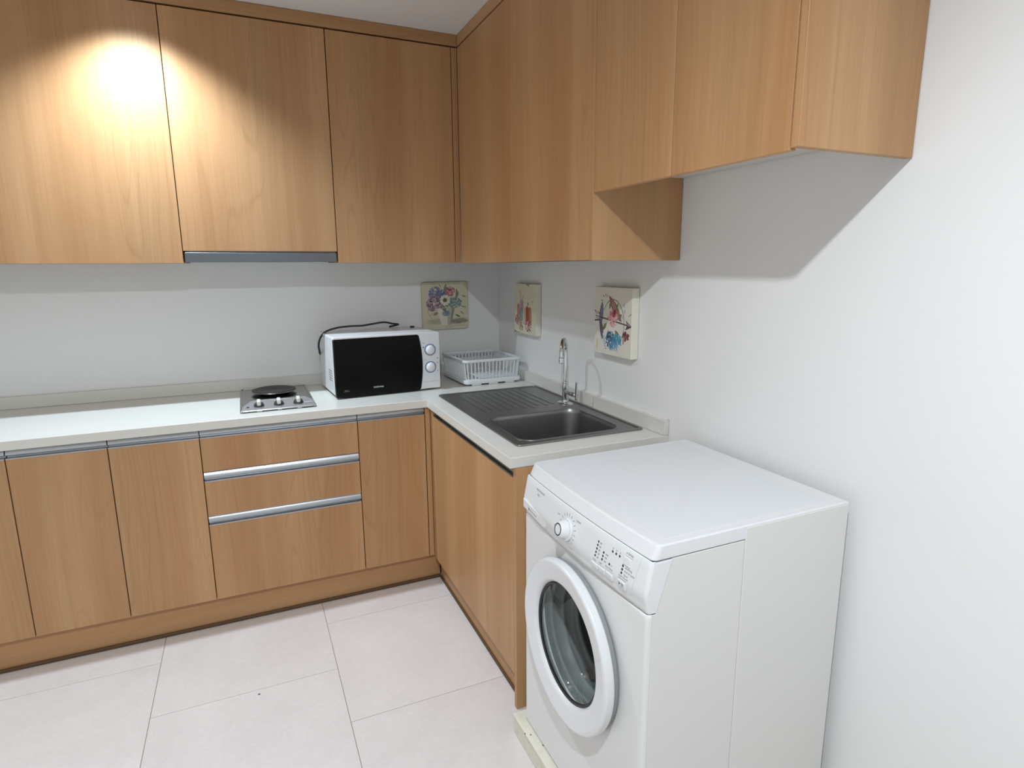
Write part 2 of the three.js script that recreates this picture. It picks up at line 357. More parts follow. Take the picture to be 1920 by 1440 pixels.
// ---------------------------------------------------------------- microwave
{
  const t = thing('microwave', 'white microwave oven with a black glass door and two dials', 'microwave', [-.727, HC, .246], .066);
  const W = .491, H = .263, y0 = .012;      // local: x +-W/2, z -.17 .. .17, front at z=.17
  block('body', [-W / 2, W / 2], [y0, y0 + H], [-.165, .142], M.white, t, { local: true, r: .008, seg: 3 });
  for (const [x, z] of [[-.2, -.13], [.2, -.13], [-.2, .115], [.2, .115]]) { const f = mesh('foot', lathe([[0, 0], [.013, 0], [.015, .004], [.014, .013], [0, .013]], 20), M.rubberBlack, t); f.position.set(x, 0, z); }
  // door: black glass, its right edge bulging
  const xr = W / 2 - .100, xm = W / 2 - .085, xl = -W / 2 + .001, yt = y0 + H - .010, yb = y0 - .005;
  const d = new THREE.Shape(); d.moveTo(xl + .008, yb); d.lineTo(xr - .006, yb); d.quadraticCurveTo(xr, yb, xr + .0015, yb + .010); d.quadraticCurveTo(xm + .010, (yb + yt) / 2, xr - .001, yt - .010); d.quadraticCurveTo(xr - .003, yt, xr - .012, yt); d.lineTo(xl + .008, yt); d.quadraticCurveTo(xl, yt, xl, yt - .008); d.lineTo(xl, yb + .008); d.quadraticCurveTo(xl, yb, xl + .008, yb);
  const dg = new THREE.ExtrudeGeometry(d, { depth: .020, bevelEnabled: true, bevelThickness: .005, bevelSize: .005, bevelOffset: -.005, bevelSegments: 4, curveSegments: 20 });
  const door = mesh('door', dg, M.blackGloss, t, 'black glass door'); door.position.z = .1455;
  // white control panel fitted against the curved door edge
  const c = new THREE.Shape(); c.moveTo(xr - .004, yb + .002); c.lineTo(W / 2 - .008, yb + .002); c.quadraticCurveTo(W / 2, yb + .002, W / 2, yb + .010); c.lineTo(W / 2, y0 + H - .008); c.quadraticCurveTo(W / 2, y0 + H, W / 2 - .008, y0 + H); c.lineTo(-W / 2 + .008, y0 + H); c.quadraticCurveTo(-W / 2, y0 + H, -W / 2, y0 + H - .008); c.lineTo(-W / 2, yt + .0015); c.lineTo(xr - .012, yt + .0015);
  c.quadraticCurveTo(xr - .001, yt + .0015, xr + .001, yt - .009); c.quadraticCurveTo(xm + .0125, (yb + yt) / 2, xr + .0035, yb + .009); c.quadraticCurveTo(xr + .002, yb + .003, xr - .004, yb + .002);
  const cg = new THREE.ExtrudeGeometry(c, { depth: .020, bevelEnabled: true, bevelThickness: .003, bevelSize: .0025, bevelOffset: -.0025, bevelSegments: 3, curveSegments: 20 });
  mesh('control_panel', cg, M.white, t, 'white control panel and top trim').position.z = .1435;
  const cxk = W / 2 - .048;
  for (const y of [1.073 - HC, .991 - HC]) {
    const k = new THREE.Group(); k.name = 'dial'; k.position.set(cxk, y, .1665); k.rotation.x = Math.PI / 2; t.add(k);
    mesh('dial_ring', lathe([[.0245, .0005], [.0280, .0005], [.0280, .0016], [.0262, .0022], [.0245, .0016]], 48), M.blueRing, k, 'blue ring around the dial');
    mesh('dial_cap', lathe([[0, .019], [.013, .0185], [.0185, .015], [.0220, .006], [.0235, .0005], [0, .0005]], 48), M.white, k);
  }
  // flat print on the panel and the door
  const prt = (draw, w, h, px, x, y, z, bg, rough) => { const tx = canvas(px, Math.round(px * h / w), (k, a, b) => { k.fillStyle = bg; k.fillRect(0, 0, a, b); draw(k, a, b); }); const m = mesh('print', new THREE.PlaneGeometry(w, h), bg === '#040405' ? new THREE.MeshPhysicalMaterial({ map: tx, roughness: .28, specularIntensity: .35 }) : std({ map: tx, roughness: rough }), t); m.position.set(x, y, z); return m; };
  const ticks = (k, a, b) => { k.strokeStyle = '#6f86ad'; k.lineWidth = 3; };
  prt((k, a, b) => { k.fillStyle = '#8b93a3'; k.font = `${b * .9}px sans-serif`; k.fillText('TEMP', 4, b * .85); }, .022, .006, 96, W / 2 - .075, 1.106 - HC, .16665, '#e5e6e6', .28);
  prt((k, a, b) => { k.fillStyle = '#8b93a3'; k.font = `${b * .9}px sans-serif`; k.fillText('TIMER', 4, b * .85); }, .022, .006, 96, W / 2 - .072, 1.0275 - HC, .16665, '#e5e6e6', .28);
  for (const y of [1.031, 1.009, .972]) prt((k, a, b) => { k.fillStyle = '#5d6f90'; k.beginPath(); k.moveTo(a * .1, b * .2); k.lineTo(a * .9, b * .3); k.lineTo(a * .6, b * .6); k.lineTo(a * .55, b * .95); k.lineTo(a * .4, b * .9); k.closePath(); k.fill(); }, .008, .009, 48, W / 2 - .011, y - HC, .16665, '#e5e6e6', .28);
  prt((k, a, b) => { k.fillStyle = '#5f7094'; k.beginPath(); k.arc(a / 2, b / 2, a * .38, 0, 7); k.fill(); }, .009, .009, 48, W / 2 - .080, 1.086 - HC, .16665, '#e5e6e6', .28);
  prt((k, a, b) => { k.fillStyle = '#d4d6d8'; k.font = `bold ${b * .92}px sans-serif`; k.textAlign = 'center'; k.textBaseline = 'middle'; k.fillText('SAMSUNG', a / 2, b * .54, a * .98); }, .056, .0105, 256, -.055, .042, .17062, '#040405', .15);
  prt((k, a, b) => { k.fillStyle = '#85878c'; k.font = `bold ${b * .5}px sans-serif`; k.fillText('DES II', a * .18, b * .48); k.fillRect(a * .05, b * .66, a * .9, b * .12); }, .030, .012, 128, -.198, .036, .17062, '#040405', .15);
  const gr = block('drawer_line', [W / 2 - .084, W / 2 - .006], [.0415, .0425], [.1660, .16685], M.rubberGrey, t, { local: true, r: .0003 });
  // side vents: two rows of slots
  for (let r = 0; r < 5; r++) for (let q = 0; q < 4; q++) { const m = mesh('vent_slot', new RoundedBoxGeometry(.001, .004, .010, 1, .0004), M.darkGrey, t); m.position.set(-W / 2 - .0002, .075 + r * .011, .045 + q * .018); }
  block('top_clip', [W / 2 - .055, W / 2 - .035], [y0 + H, y0 + H + .008], [-.10, -.085], M.darkGrey, t, { local: true, r: .002 });
  const cord = tube([[.105, .2785, -.165], [.140, .290, -.13], [.095, .301, -.08], [.046, .312, -.055], [-.02, .306, -.05], [-.06, .302, -.045], [-.12, .302, -.045], [-.185, .296, -.05], [-.235, .278, -.06], [-.257, .248, -.07], [-.262, .215, -.085], [-.256, .185, -.11], [-.248, .168, -.15], [-.235, .155, -.175]], .0046, 120, 8);
  mesh('power_cord', cord, M.rubberBlack, t, 'black power cord looping over the top');
}

// ---------------------------------------------------------------- dish rack
{
  const t = thing('dish_rack', 'white plastic ribbed dish rack standing in the worktop corner', 'dish rack', [-.2, HC, .225], .03);
  const tw = .157, td = .172, bw = .142, bd = .160, yb = .028, yt = .124;  // half sizes
  const tray = roundRect(-bw - .010, -bd - .010, bw + .010, bd + .010, .022);
  mesh('drip_tray', plate(tray, .006, .002), M.rackWhite, t).position.y = .008;
  const lip = roundRect(-bw - .012, -bd - .012, bw + .012, bd + .012, .024); lip.holes.push(roundRect(-bw - .006, -bd - .006, bw + .006, bd + .006, .018, THREE.Path));
  mesh('tray_rim', plate(lip, .018, .003), M.rackWhite, t).position.y = .010;
  for (const [x, z, w, d] of [[-.09, bd, .05, .014], [.0, bd, .05, .014], [.09, bd, .05, .014], [-.09, -bd, .05, .014], [.09, -bd, .05, .014]]) { const f = mesh('foot', new RoundedBoxGeometry(w, .010, d, 2, .003), M.rackWhite, t); f.position.set(x, .005, z); }
  const floorS = roundRect(-bw, -bd, bw, bd, .016);
  for (let i = -4; i <= 4; i++) floorS.holes.push(roundRect(i * .029 - .009, -bd + .02, i * .029 + .009, bd - .02, .004, THREE.Path));
  mesh('basket_floor', plate(floorS, .003, .0005, 4), M.rackWhite, t).position.y = yb;
  const rimS = roundRect(-tw, -td, tw, td, .026); rimS.holes.push(roundRect(-tw + .016, -td + .016, tw - .016, td - .030 + .014, .018, THREE.Path));
  mesh('basket_rim', plate(rimS, .013, .004), M.rackWhite, t).position.y = yt - .010;
  const rib = new RoundedBoxGeometry(.0062, 1, .0045, 1, .0015);
  const put = (x0, z0, x1, z1, yaw) => {
    const a = new THREE.Vector3(x0, yb, z0), b = new THREE.Vector3(x1, yt - .003, z1), m = mesh('rib', rib, M.rackWhite, t);
    m.position.copy(a).add(b).multiplyScalar(.5); m.scale.y = a.distanceTo(b);
    m.quaternion.setFromUnitVectors(new THREE.Vector3(0, 1, 0), b.clone().sub(a).normalize()).multiply(new THREE.Quaternion().setFromAxisAngle(new THREE.Vector3(0, 1, 0), yaw));
  };
  for (let i = 0; i < 15; i++) { const f = -1 + 2 * i / 14; for (const s of [-1, 1]) put(f * (bw - .012), s * (bd - .003), f * (tw - .020), s * (td - .009), 0); }
  for (let i = 0; i < 18; i++) { const f = -1 + 2 * i / 17; for (const s of [-1, 1]) put(s * (bw - .003), f * (bd - .012), s * (tw - .009), f * (td - .022), Math.PI / 2); }
}

// ---------------------------------------------------------------- sink and tap
{
  const ox = -.2825, oz = .977, t = thing('sink', 'inset stainless steel sink with bowl and ribbed drainer', 'sink', [ox, HC, oz]);
  const X0 = -.2475, X1 = .2475, Z0 = -.435, Z1 = .435;               // local deck
  const bx0 = -.492 - ox, bx1 = -.100 - ox, bz0 = 1.032 - oz, bz1 = 1.374 - oz, br = .055;
  const deck = roundRect(X0, -Z1, X1, -Z0, .014); deck.holes.push(roundRect(bx0, -bz1, bx1, -bz0, br, THREE.Path));
  mesh('deck', plate(deck, .0032, .0006, 14), M.sink, t).position.y = .0003;
  const rim = roundRect(X0, -Z1, X1, -Z0, .014); rim.holes.push(roundRect(X0 + .011, -Z1 + .011, X1 - .011, -Z0 - .011, .010, THREE.Path));
  mesh('rim', plate(rim, .0065, .0024, 10), M.sink, t).position.y = .0004;
  const lip = roundRect(bx0 - .008, -bz1 - .008, bx1 + .008, -bz0 + .008, br + .008); lip.holes.push(roundRect(bx0, -bz1, bx1, -bz0, br, THREE.Path));
  mesh('bowl_lip', plate(lip, .0055, .002, 14), M.sink, t).position.y = .0004;
  // bowl as a loft of rounded rectangles
  const ringPts = (inset, y) => {
    const x0 = bx0 + inset, x1 = bx1 - inset, z0 = bz0 + inset, z1 = bz1 - inset, q = Math.max(.03, br - inset * .3), out = [];
    for (const [cx, cz, a0] of [[x1 - q, z1 - q, 0], [x0 + q, z1 - q, 1], [x0 + q, z0 + q, 2], [x1 - q, z0 + q, 3]]) for (let i = 0; i <= 10; i++) { const a = (a0 + i / 10) * Math.PI / 2; out.push([cx + q * Math.cos(a), y, cz + q * Math.sin(a)]); }
    return out;
  };
  const rings = [ringPts(-.001, .005), ringPts(.0015, -.002), ringPts(.004, -.012), ringPts(.016, -.140), ringPts(.022, -.155), ringPts(.034, -.165), ringPts(.060, -.169)];
  const pos = [], idx = [], N = rings[0].length;
  for (const r of rings) for (const p of r) pos.push(...p);
  for (let i = 0; i < rings.length - 1; i++) for (let j = 0; j < N; j++) { const a = i * N + j, b = i * N + (j + 1) % N; idx.push(a, b, a + N, b, b + N, a + N); }
  const c = pos.length / 3; pos.push((bx0 + bx1) / 2, -.171, (bz0 + bz1) / 2); for (let j = 0; j < N; j++) idx.push((rings.length - 1) * N + j, (rings.length - 1) * N + (j + 1) % N, c);
  const bg = new THREE.BufferGeometry(); bg.setAttribute('position', new THREE.Float32BufferAttribute(pos, 3)); bg.setIndex(idx); bg.computeVertexNormals();
  const bowlM = M.sink.clone(); bowlM.side = THREE.DoubleSide; mesh('bowl', bg, bowlM, t);
  const st = mesh('drain', lathe([[0, -.001], [.014, -.001], [.018, .001], [.036, .003], [.041, .0015], [.042, 0]], 36), M.chrome, t, 'round drain'); st.position.set((bx0 + bx1) / 2, -.170, (bz0 + bz1) / 2);
  for (let i = 0; i < 10; i++) { const m = mesh('drainer_rib', new RoundedBoxGeometry(.013, .005, i % 2 ? .34 : .36, 3, .0024), M.sink, t); m.position.set(-.165 + i * .034, .0032, -.205 + (i > 6 ? -.02 : 0)); }

  const fx = -.088, fz = .932, f = thing('tap', 'chrome swan-neck tap with a side lever behind the sink', 'tap', [fx, HC + .0035, fz]);
  const fl = mesh('flange', lathe([[0, .008], [.016, .008], [.022, .006], [.030, .004], [.034, .0015], [.035, 0], [0, 0]], 40), M.chrome, f); fl.scale.set(.85, 1, 1.35);
  mesh('body', lathe([[0, .086], [.0115, .086], [.0135, .083], [.0135, .018], [.0155, .010], [.0165, .006], [0, .006]], 36), M.chrome, f);
  mesh('collar', lathe([[.0085, .084], [.0118, .084], [.0122, .088], [.0105, .093], [.0085, .093]], 32), M.chrome, f);
  const dx = -.617, dz = .787, R = .055, top = .221, path = [[0, .080, 0], [0, .16, 0], [0, top - .01, 0]];
  for (let i = 0; i <= 10; i++) { const a = Math.PI * i / 10, q = R - R * Math.cos(a); path.push([dx * q, top + R * Math.sin(a), dz * q]); }
  path.push([dx * 2 * R, top - .012, dz * 2 * R]);
  mesh('spout', tube(path, .0088, 90, 16), M.chrome, f);
  const ae = mesh('aerator', lathe([[0, 0], [.0095, 0], [.0112, .002], [.0112, .022], [.0098, .025], [0, .025]], 28), M.chrome, f); ae.position.set(dx * 2 * R, top - .034, dz * 2 * R);
  const lv = new THREE.Group(); lv.name = 'lever_valve'; f.add(lv);
  const vs = mesh('valve_stem', lathe([[0, 0], [.0110, 0], [.0110, .058], [.0098, .060], [.0098, .068], [.0080, .070], [.0080, .080], [0, .080]], 28), M.chrome, lv); vs.rotation.x = Math.PI / 2; vs.position.set(0, .050, .008);
  const lev = mesh('lever', new RoundedBoxGeometry(.009, .078, .007, 3, .003), M.chrome, lv); lev.position.set(0, .068, .090); lev.rotation.x = .06;
}

// ---------------------------------------------------------------- pictures
const leafAt = (k, x, y, l, w, a, c) => { k.save(); k.translate(x, y); k.rotate(a); k.fillStyle = c; k.beginPath(); k.moveTo(0, 0); k.quadraticCurveTo(l / 2, -w, l, 0); k.quadraticCurveTo(l / 2, w, 0, 0); k.fill(); k.restore(); };
const cluster = (k, cx, cy, r, n, cols) => { for (let i = 0; i < n; i++) { const a = rnd() * 6.28, q = Math.sqrt(rnd()) * r; k.fillStyle = cols[Math.floor(rnd() * cols.length)]; k.beginPath(); k.ellipse(cx + Math.cos(a) * q, cy + Math.sin(a) * q * .9, 6 + rnd() * 9, 4 + rnd() * 7, rnd() * 3, 0, 7); k.fill(); } };
const grain = (k, w, h, amt, cols) => { for (let i = 0; i < amt; i++) { k.fillStyle = cols[Math.floor(rnd() * cols.length)]; k.globalAlpha = .10 + rnd() * .12; k.beginPath(); k.ellipse(rnd() * w, rnd() * h, 4 + rnd() * 26, 3 + rnd() * 14, rnd() * 3, 0, 7); k.fill(); } k.globalAlpha = 1; };
const bouquet = canvas(512, 512, (k, w, h) => {
  k.fillStyle = '#ddd6b8'; k.fillRect(0, 0, w, h); grain(k, w, h, 200, ['#cfc7a3', '#e6e1c8', '#c9bf9c', '#e0d3b0']); k.save(); k.translate(-8, -18); k.scale(1.12, 1.12);
  // ground under the pot, a painted wash
  const wash = (cx, cy, rx, ry, n, cols) => { for (let i = 0; i < n; i++) { const a = rnd() * 6.28, q = Math.sqrt(rnd()); k.globalAlpha = .10 + rnd() * .10; k.fillStyle = cols[i % cols.length]; k.beginPath(); k.ellipse(cx + Math.cos(a) * rx * q, cy + Math.sin(a) * ry * q, 14 + rnd() * 26, 5 + rnd() * 8, 0, 0, 7); k.fill(); } k.globalAlpha = 1; };
  wash(150, 395, 90, 24, 70, ['#a89b82', '#98907c', '#b5aa90']); wash(365, 395, 80, 24, 110, ['#6f675a', '#80776a', '#8d8474']); wash(330, 448, 140, 16, 70, ['#cfc9b4', '#d8d3c0', '#c2bca6']);
  for (const [x, y, l, q, a, c] of [[235, 60, 70, 16, 1.4, '#57705a'], [250, 30, 80, 22, 1.9, '#6a8a66'], [350, 80, 90, 22, 1.5, '#6d7d63'], [370, 110, 80, 24, 2.0, '#66766a'], [150, 60, 40, 10, .4, '#7f866d'], [180, 35, 40, 10, 1.2, '#7f866d'], [400, 150, 50, 14, .3, '#8a8b6b'], [60, 270, 70, 26, .3, '#8a8272'], [110, 330, 60, 30, -.4, '#8c8474'], [70, 170, 60, 22, .2, '#a3a07c'], [390, 250, 60, 12, .3, '#7e8a72'], [380, 300, 50, 12, .7, '#7d876d'], [330, 330, 60, 16, .5, '#4e5d52']]) leafAt(k, x, y, l, q, a, c);
  cluster(k, 135, 120, 62, 90, ['#7b7fa4', '#8f91b3', '#6b6f96', '#a6a6c0', '#5f6590']);
  cluster(k, 205, 140, 55, 70, ['#555b8e', '#4b5080', '#666b9c', '#4f6a86', '#5b7c8c']);
  cluster(k, 135, 220, 78, 130, ['#80607a', '#947388', '#6e546c', '#ab8a9c', '#674a62', '#bba2b0']);
  cluster(k, 330, 215, 62, 90, ['#668c8c', '#7c9f9b', '#557a7e', '#8fada6', '#708896']);
  cluster(k, 285, 110, 48, 50, ['#aa6274', '#b87786', '#9a566a', '#c8929a', '#b06676']);
  k.fillStyle = '#8d3d57'; k.beginPath(); k.ellipse(282, 92, 17, 13, .3, 0, 7); k.fill();
  // pot
  k.fillStyle = '#e8e6db'; k.beginPath(); k.moveTo(150, 270); k.lineTo(330, 262); k.lineTo(290, 425); k.quadraticCurveTo(240, 440, 190, 425); k.closePath(); k.fill();
  k.fillStyle = '#b9b8ae'; k.beginPath(); k.moveTo(255, 266); k.lineTo(330, 262); k.lineTo(290, 425); k.lineTo(250, 433); k.closePath(); k.fill();
  k.fillStyle = '#8d8c84'; k.beginPath(); k.moveTo(300, 264); k.lineTo(330, 262); k.lineTo(290, 425); k.lineTo(276, 428); k.closePath(); k.fill();
  k.fillStyle = '#8794a6'; k.beginPath(); k.ellipse(240, 318, 40, 28, 0, 0, 7); k.fill(); k.fillStyle = '#6b7c95'; k.beginPath(); k.ellipse(248, 312, 22, 15, .4, 0, 7); k.fill();
  cluster(k, 235, 258, 52, 34, ['#5d6a58', '#6f7a62', '#7b7a66', '#4e5a4c']);
  for (let i = 0; i < 11; i++) { const a = i / 11 * 6.28; k.fillStyle = i % 2 ? '#f0ecd6' : '#dfdbc2'; k.beginPath(); k.ellipse(233 + Math.cos(a) * 34, 190 + Math.sin(a) * 34, 19, 13, a, 0, 7); k.fill(); }
  k.fillStyle = '#6d6a4a'; k.beginPath(); k.arc(233, 190, 22, 0, 7); k.fill(); k.fillStyle = '#3a3828'; k.beginPath(); k.arc(233, 190, 10, 0, 7); k.fill();
  k.restore(); k.globalAlpha = .20; k.fillStyle = '#aeaa92'; k.fillRect(0, 0, w, h); k.globalAlpha = 1;
  k.strokeStyle = '#b98a78'; k.lineWidth = 4; k.beginPath(); k.moveTo(60, 300); k.bezierCurveTo(70, 380, 120, 360, 105, 310); k.moveTo(80, 350); k.quadraticCurveTo(95, 400, 110, 380); k.stroke();
});
const candles = canvas(512, 512, (k, w, h) => {
  k.fillStyle = '#e2dcc4'; k.fillRect(0, 0, w, h); grain(k, w, h, 180, ['#cfc7a6', '#e6e1ca', '#c9bf9c']);
  k.strokeStyle = '#c0909a'; k.lineWidth = 11; k.beginPath(); k.moveTo(150, 70); k.lineTo(165, 190); k.moveTo(230, 110); k.lineTo(170, 210); k.stroke();
  const candle = (x, y, w2, h2, a, b) => { k.fillStyle = a; k.beginPath(); k.moveTo(x, y + 30); k.quadraticCurveTo(x + w2 / 2, y - 20, x + w2, y + 30); k.lineTo(x + w2, y + h2); k.lineTo(x, y + h2); k.closePath(); k.fill(); k.fillStyle = b; k.fillRect(x + w2 * .55, y + 34, w2 * .25, h2 - 40); };
  candle(75, 200, 60, 190, '#c08678', '#d3a091'); candle(140, 150, 85, 150, '#cda3a6', '#b48a96'); candle(130, 240, 80, 170, '#93a08c', '#a8b39d'); candle(215, 225, 60, 190, '#d9c7ae', '#c7a98e');
  candle(275, 215, 70, 200, '#a5603f', '#8a4a30'); candle(335, 225, 70, 190, '#b9714e', '#d0977a');
  k.fillStyle = '#c07b74'; k.beginPath(); k.moveTo(310, 215); k.quadraticCurveTo(330, 150, 345, 215); k.fill();
  cluster(k, 80, 380, 55, 60, ['#c48c92', '#d2a3a5', '#b2777f', '#8d6a58']); cluster(k, 330, 425, 70, 70, ['#c99aa0', '#a05a58', '#d9b3b2', '#7b4a40', '#e2c9c0']); cluster(k, 170, 430, 60, 60, ['#8d8460', '#a79d76', '#cbbf9a', '#c48c92']);
  k.strokeStyle = '#efe8d4'; k.lineWidth = 14; k.beginPath(); k.moveTo(195, 380); k.lineTo(255, 480); k.stroke();
  k.strokeStyle = '#9c9376'; k.lineWidth = 5; k.beginPath(); k.moveTo(395, 170); k.quadraticCurveTo(415, 190, 425, 168); k.quadraticCurveTo(440, 185, 452, 170); k.stroke();
  k.fillStyle = '#8b8468'; k.beginPath(); k.moveTo(250, 0); k.lineTo(390, 0); k.lineTo(340, 16); k.lineTo(372, 34); k.lineTo(290, 10); k.fill();
  k.beginPath(); k.moveTo(0, 512); k.lineTo(0, 480); k.quadraticCurveTo(60, 512, 120, 500); k.lineTo(140, 512); k.fill();
});
const feathers = canvas(512, 512, (k, w, h) => {
  k.fillStyle = '#e6e2d4'; k.fillRect(0, 0, w, h); grain(k, w, h, 60, ['#dedac9', '#ece9de']); k.save(); k.translate(-14, -20); k.scale(1.07, 1.07);
  k.strokeStyle = '#6e7380'; k.lineWidth = 6; k.beginPath(); k.ellipse(262, 268, 140, 165, 0, -2.6, 1.0); k.stroke();
  const feather = (x, y, l, q, a, c1, c2) => { leafAt(k, x, y, l, q, a, c1); leafAt(k, x + Math.cos(a) * l * .08, y + Math.sin(a) * l * .08, l * .84, q * .55, a, c2); k.save(); k.translate(x, y); k.rotate(a); k.strokeStyle = '#504048'; k.lineWidth = 3; k.beginPath(); k.moveTo(-6, 0); k.lineTo(l, 0); k.stroke(); k.lineWidth = 1.5; for (let i = 1; i < 14; i++) { k.beginPath(); k.moveTo(l * i / 14, 0); k.lineTo(l * (i + 1) / 14, q * .42); k.moveTo(l * i / 14, 0); k.lineTo(l * (i + 1) / 14, -q * .42); k.stroke(); } k.restore(); };
  feather(205, 78, 240, 62, .82, '#a06a68', '#c9938a'); feather(120, 120, 190, 52, 1.72, '#6b6b8e', '#9090ae'); feather(98, 255, 140, 46, 1.35, '#5c5264', '#7c7084');
  // arrow
  k.strokeStyle = '#4c4644'; k.lineWidth = 9; k.beginPath(); k.moveTo(30, 228); k.lineTo(470, 272); k.stroke();
  k.fillStyle = '#5d4a56'; k.beginPath(); k.moveTo(500, 276); k.lineTo(420, 236); k.lineTo(440, 270); k.lineTo(415, 304); k.fill(); k.fillStyle = '#b4a0ac'; k.beginPath(); k.moveTo(488, 274); k.lineTo(432, 248); k.lineTo(446, 270); k.fill();
  k.strokeStyle = '#4a4446'; k.lineWidth = 10; for (const [x, y] of [[10, 190], [10, 262]]) { k.beginPath(); k.moveTo(x, y); k.lineTo(90, y + 20 * (y < 220 ? 1 : -.3)); k.stroke(); }
  k.fillStyle = '#c9b3b4'; for (const [x, y] of [[48, 204], [60, 240]]) { k.beginPath(); k.ellipse(x, y, 26, 11, .15, 0, 7); k.fill(); }
  // rose
  for (const [x, y, l, q, a] of [[215, 175, 70, 24, -1.3], [180, 270, 75, 30, 2.3], [210, 320, 80, 28, 1.9], [290, 315, 90, 36, .75], [320, 230, 60, 26, -.5], [300, 180, 60, 20, -1.2]]) { leafAt(k, x, y, l, q, a, '#6b7248'); leafAt(k, x, y, l * .8, q * .5, a, '#87905c'); }
  cluster(k, 258, 235, 62, 90, ['#cf7f86', '#dd9a9c', '#c26a76', '#e6b1af']); k.fillStyle = '#b3505f'; k.beginPath(); k.ellipse(275, 198, 22, 30, .3, 0, 7); k.fill(); k.fillStyle = '#7e2f3f'; k.beginPath(); k.ellipse(282, 192, 9, 18, .2, 0, 7); k.fill();
  k.strokeStyle = '#e8bdbb'; k.lineWidth = 7; k.beginPath(); k.arc(255, 255, 38, .2, 2.6); k.stroke(); k.beginPath(); k.arc(262, 262, 20, .2, 3.2); k.stroke();
  // blue tuft
  cluster(k, 235, 385, 62, 80, ['#3f6f92', '#2f587f', '#4d87a4', '#274b74']); cluster(k, 320, 385, 52, 70, ['#5fa3b4', '#3f86a0', '#7fbac4', '#4b96ae']);
  for (let i = 0; i < 46; i++) { const a = .35 + rnd() * 1.9; leafAt(k, 265 + (rnd() - .5) * 110, 395 + rnd() * 30, 34 + rnd() * 26, 5, a, ['#5d93b4', '#8fb9cf', '#3f6f96', '#b7d0dc'][i % 4]); }
  leafAt(k, 130, 340, 130, 22, 1.25, '#c9d3dc'); for (let i = 0; i < 6; i++) leafAt(k, 135 + i * 6, 365 + i * 17, 24, 6, .3, '#6c7d98');
  cluster(k, 425, 345, 34, 36, ['#8c4f58', '#a96a70', '#6d3c46']); leafAt(k, 405, 340, 70, 22, 1.7, '#c08f8c');
  leafAt(k, 60, 390, 90, 14, 1.7, '#cfc79a');
  for (const [x, y, a] of [[95, 110, -1], [120, 75, -.7], [150, 62, -.3], [180, 62, .2]]) leafAt(k, x, y, 34, 8, a + 1.2, '#8b9088');
  for (const [x, y, a] of [[390, 120, 1.2], [405, 160, 1.4], [400, 200, 2.3], [455, 210, -.6], [475, 190, .1]]) leafAt(k, x, y, 38, 8, a, '#8fa4a6'); k.restore();
});
// art on the front, plain edges: a bevelled board with the print on its own face
function picture(name, label, tex, w, h, d, edge, place, turn, r, tilt = 0) {
  const t = thing(name, label, 'picture', place, turn); t.rotation.order = 'YXZ'; t.rotation.z = tilt;
  const s = roundRect(-w / 2, -h / 2, w / 2, h / 2, r);
  const g = new THREE.ExtrudeGeometry(s, { depth: d - .004, bevelEnabled: true, bevelThickness: .002, bevelSize: .002, bevelOffset: -.002, bevelSegments: 3, curveSegments: 8 }); g.translate(0, 0, .002);
  mesh('board', g, edge, t);
  const f = new THREE.ShapeGeometry(roundRect(-w / 2 + .002, -h / 2 + .002, w / 2 - .002, h / 2 - .002, Math.max(.001, r - .002)), 8);
  const p = f.attributes.position, uv = f.attributes.uv; for (let i = 0; i < p.count; i++) uv.setXY(i, p.getX(i) / w + .5, p.getY(i) / h + .5);
  const m = mesh('painting', f, std({ map: tex, roughness: .62 }), t); m.position.z = d + .0003;
  return t;
}
picture('flower_picture', 'square picture of a bouquet in a white pot above the microwave', bouquet, .258, .252, .012, M.boardEdge, [-.314, 1.25, .0015], 0, .014, .004);
picture('candle_picture', 'small worn picture of pink candles above the dish rack', candles, .256, .248, .026, M.canvasEdge, [-.0015, 1.246, .403], -Math.PI / 2, .004);
picture('feather_picture', 'cream canvas picture of a rose, arrow and feathers right of the tap', feathers, .25, .258, .031, M.canvasEdge, [-.0015, 1.246, 1.188], -Math.PI / 2, .003);

// ---------------------------------------------------------------- washing machine on its tray
const WZ0 = 1.633, WZ1 = 2.210, WZC = (WZ0 + WZ1) / 2, WY0 = .0705, WTOP = .905;
{
  const tray = canvas(512, 512, (k, w, h) => {
    k.fillStyle = '#e2dccb'; k.fillRect(0, 0, w, h); grain(k, w, h, 120, ['#d2cab4', '#eae5da', '#cbc1a6']);
    for (let i = 0; i < 60; i++) { k.fillStyle = ['#2d2a22', '#4d4636', '#8a8263'][i % 3]; k.globalAlpha = .5 + rnd() * .5; k.beginPath(); k.ellipse(rnd() * w, rnd() * h, 1 + rnd() * 4, 1 + rnd() * 7, rnd() * 3, 0, 7); k.fill(); } k.globalAlpha = 1;
  });
  tray.wrapS = tray.wrapT = THREE.RepeatWrapping; tray.repeat.set(3.2, 3.2);
  const trayM = std({ map: tray, roughness: .55 });
  const t = thing('washer_tray', 'stained cream plastic tray under the washing machine', 'tray', [-.33, 0, 1.92]);
  block('tray_top', [-.632, -.03], [.058, .070], [1.588, 2.262], trayM, t, { r: .005, seg: 3 });
  block('skirt', [-.629, -.032], [.0005, .0585], [1.590, 2.260], trayM, t, { r: .004, seg: 2 });
}
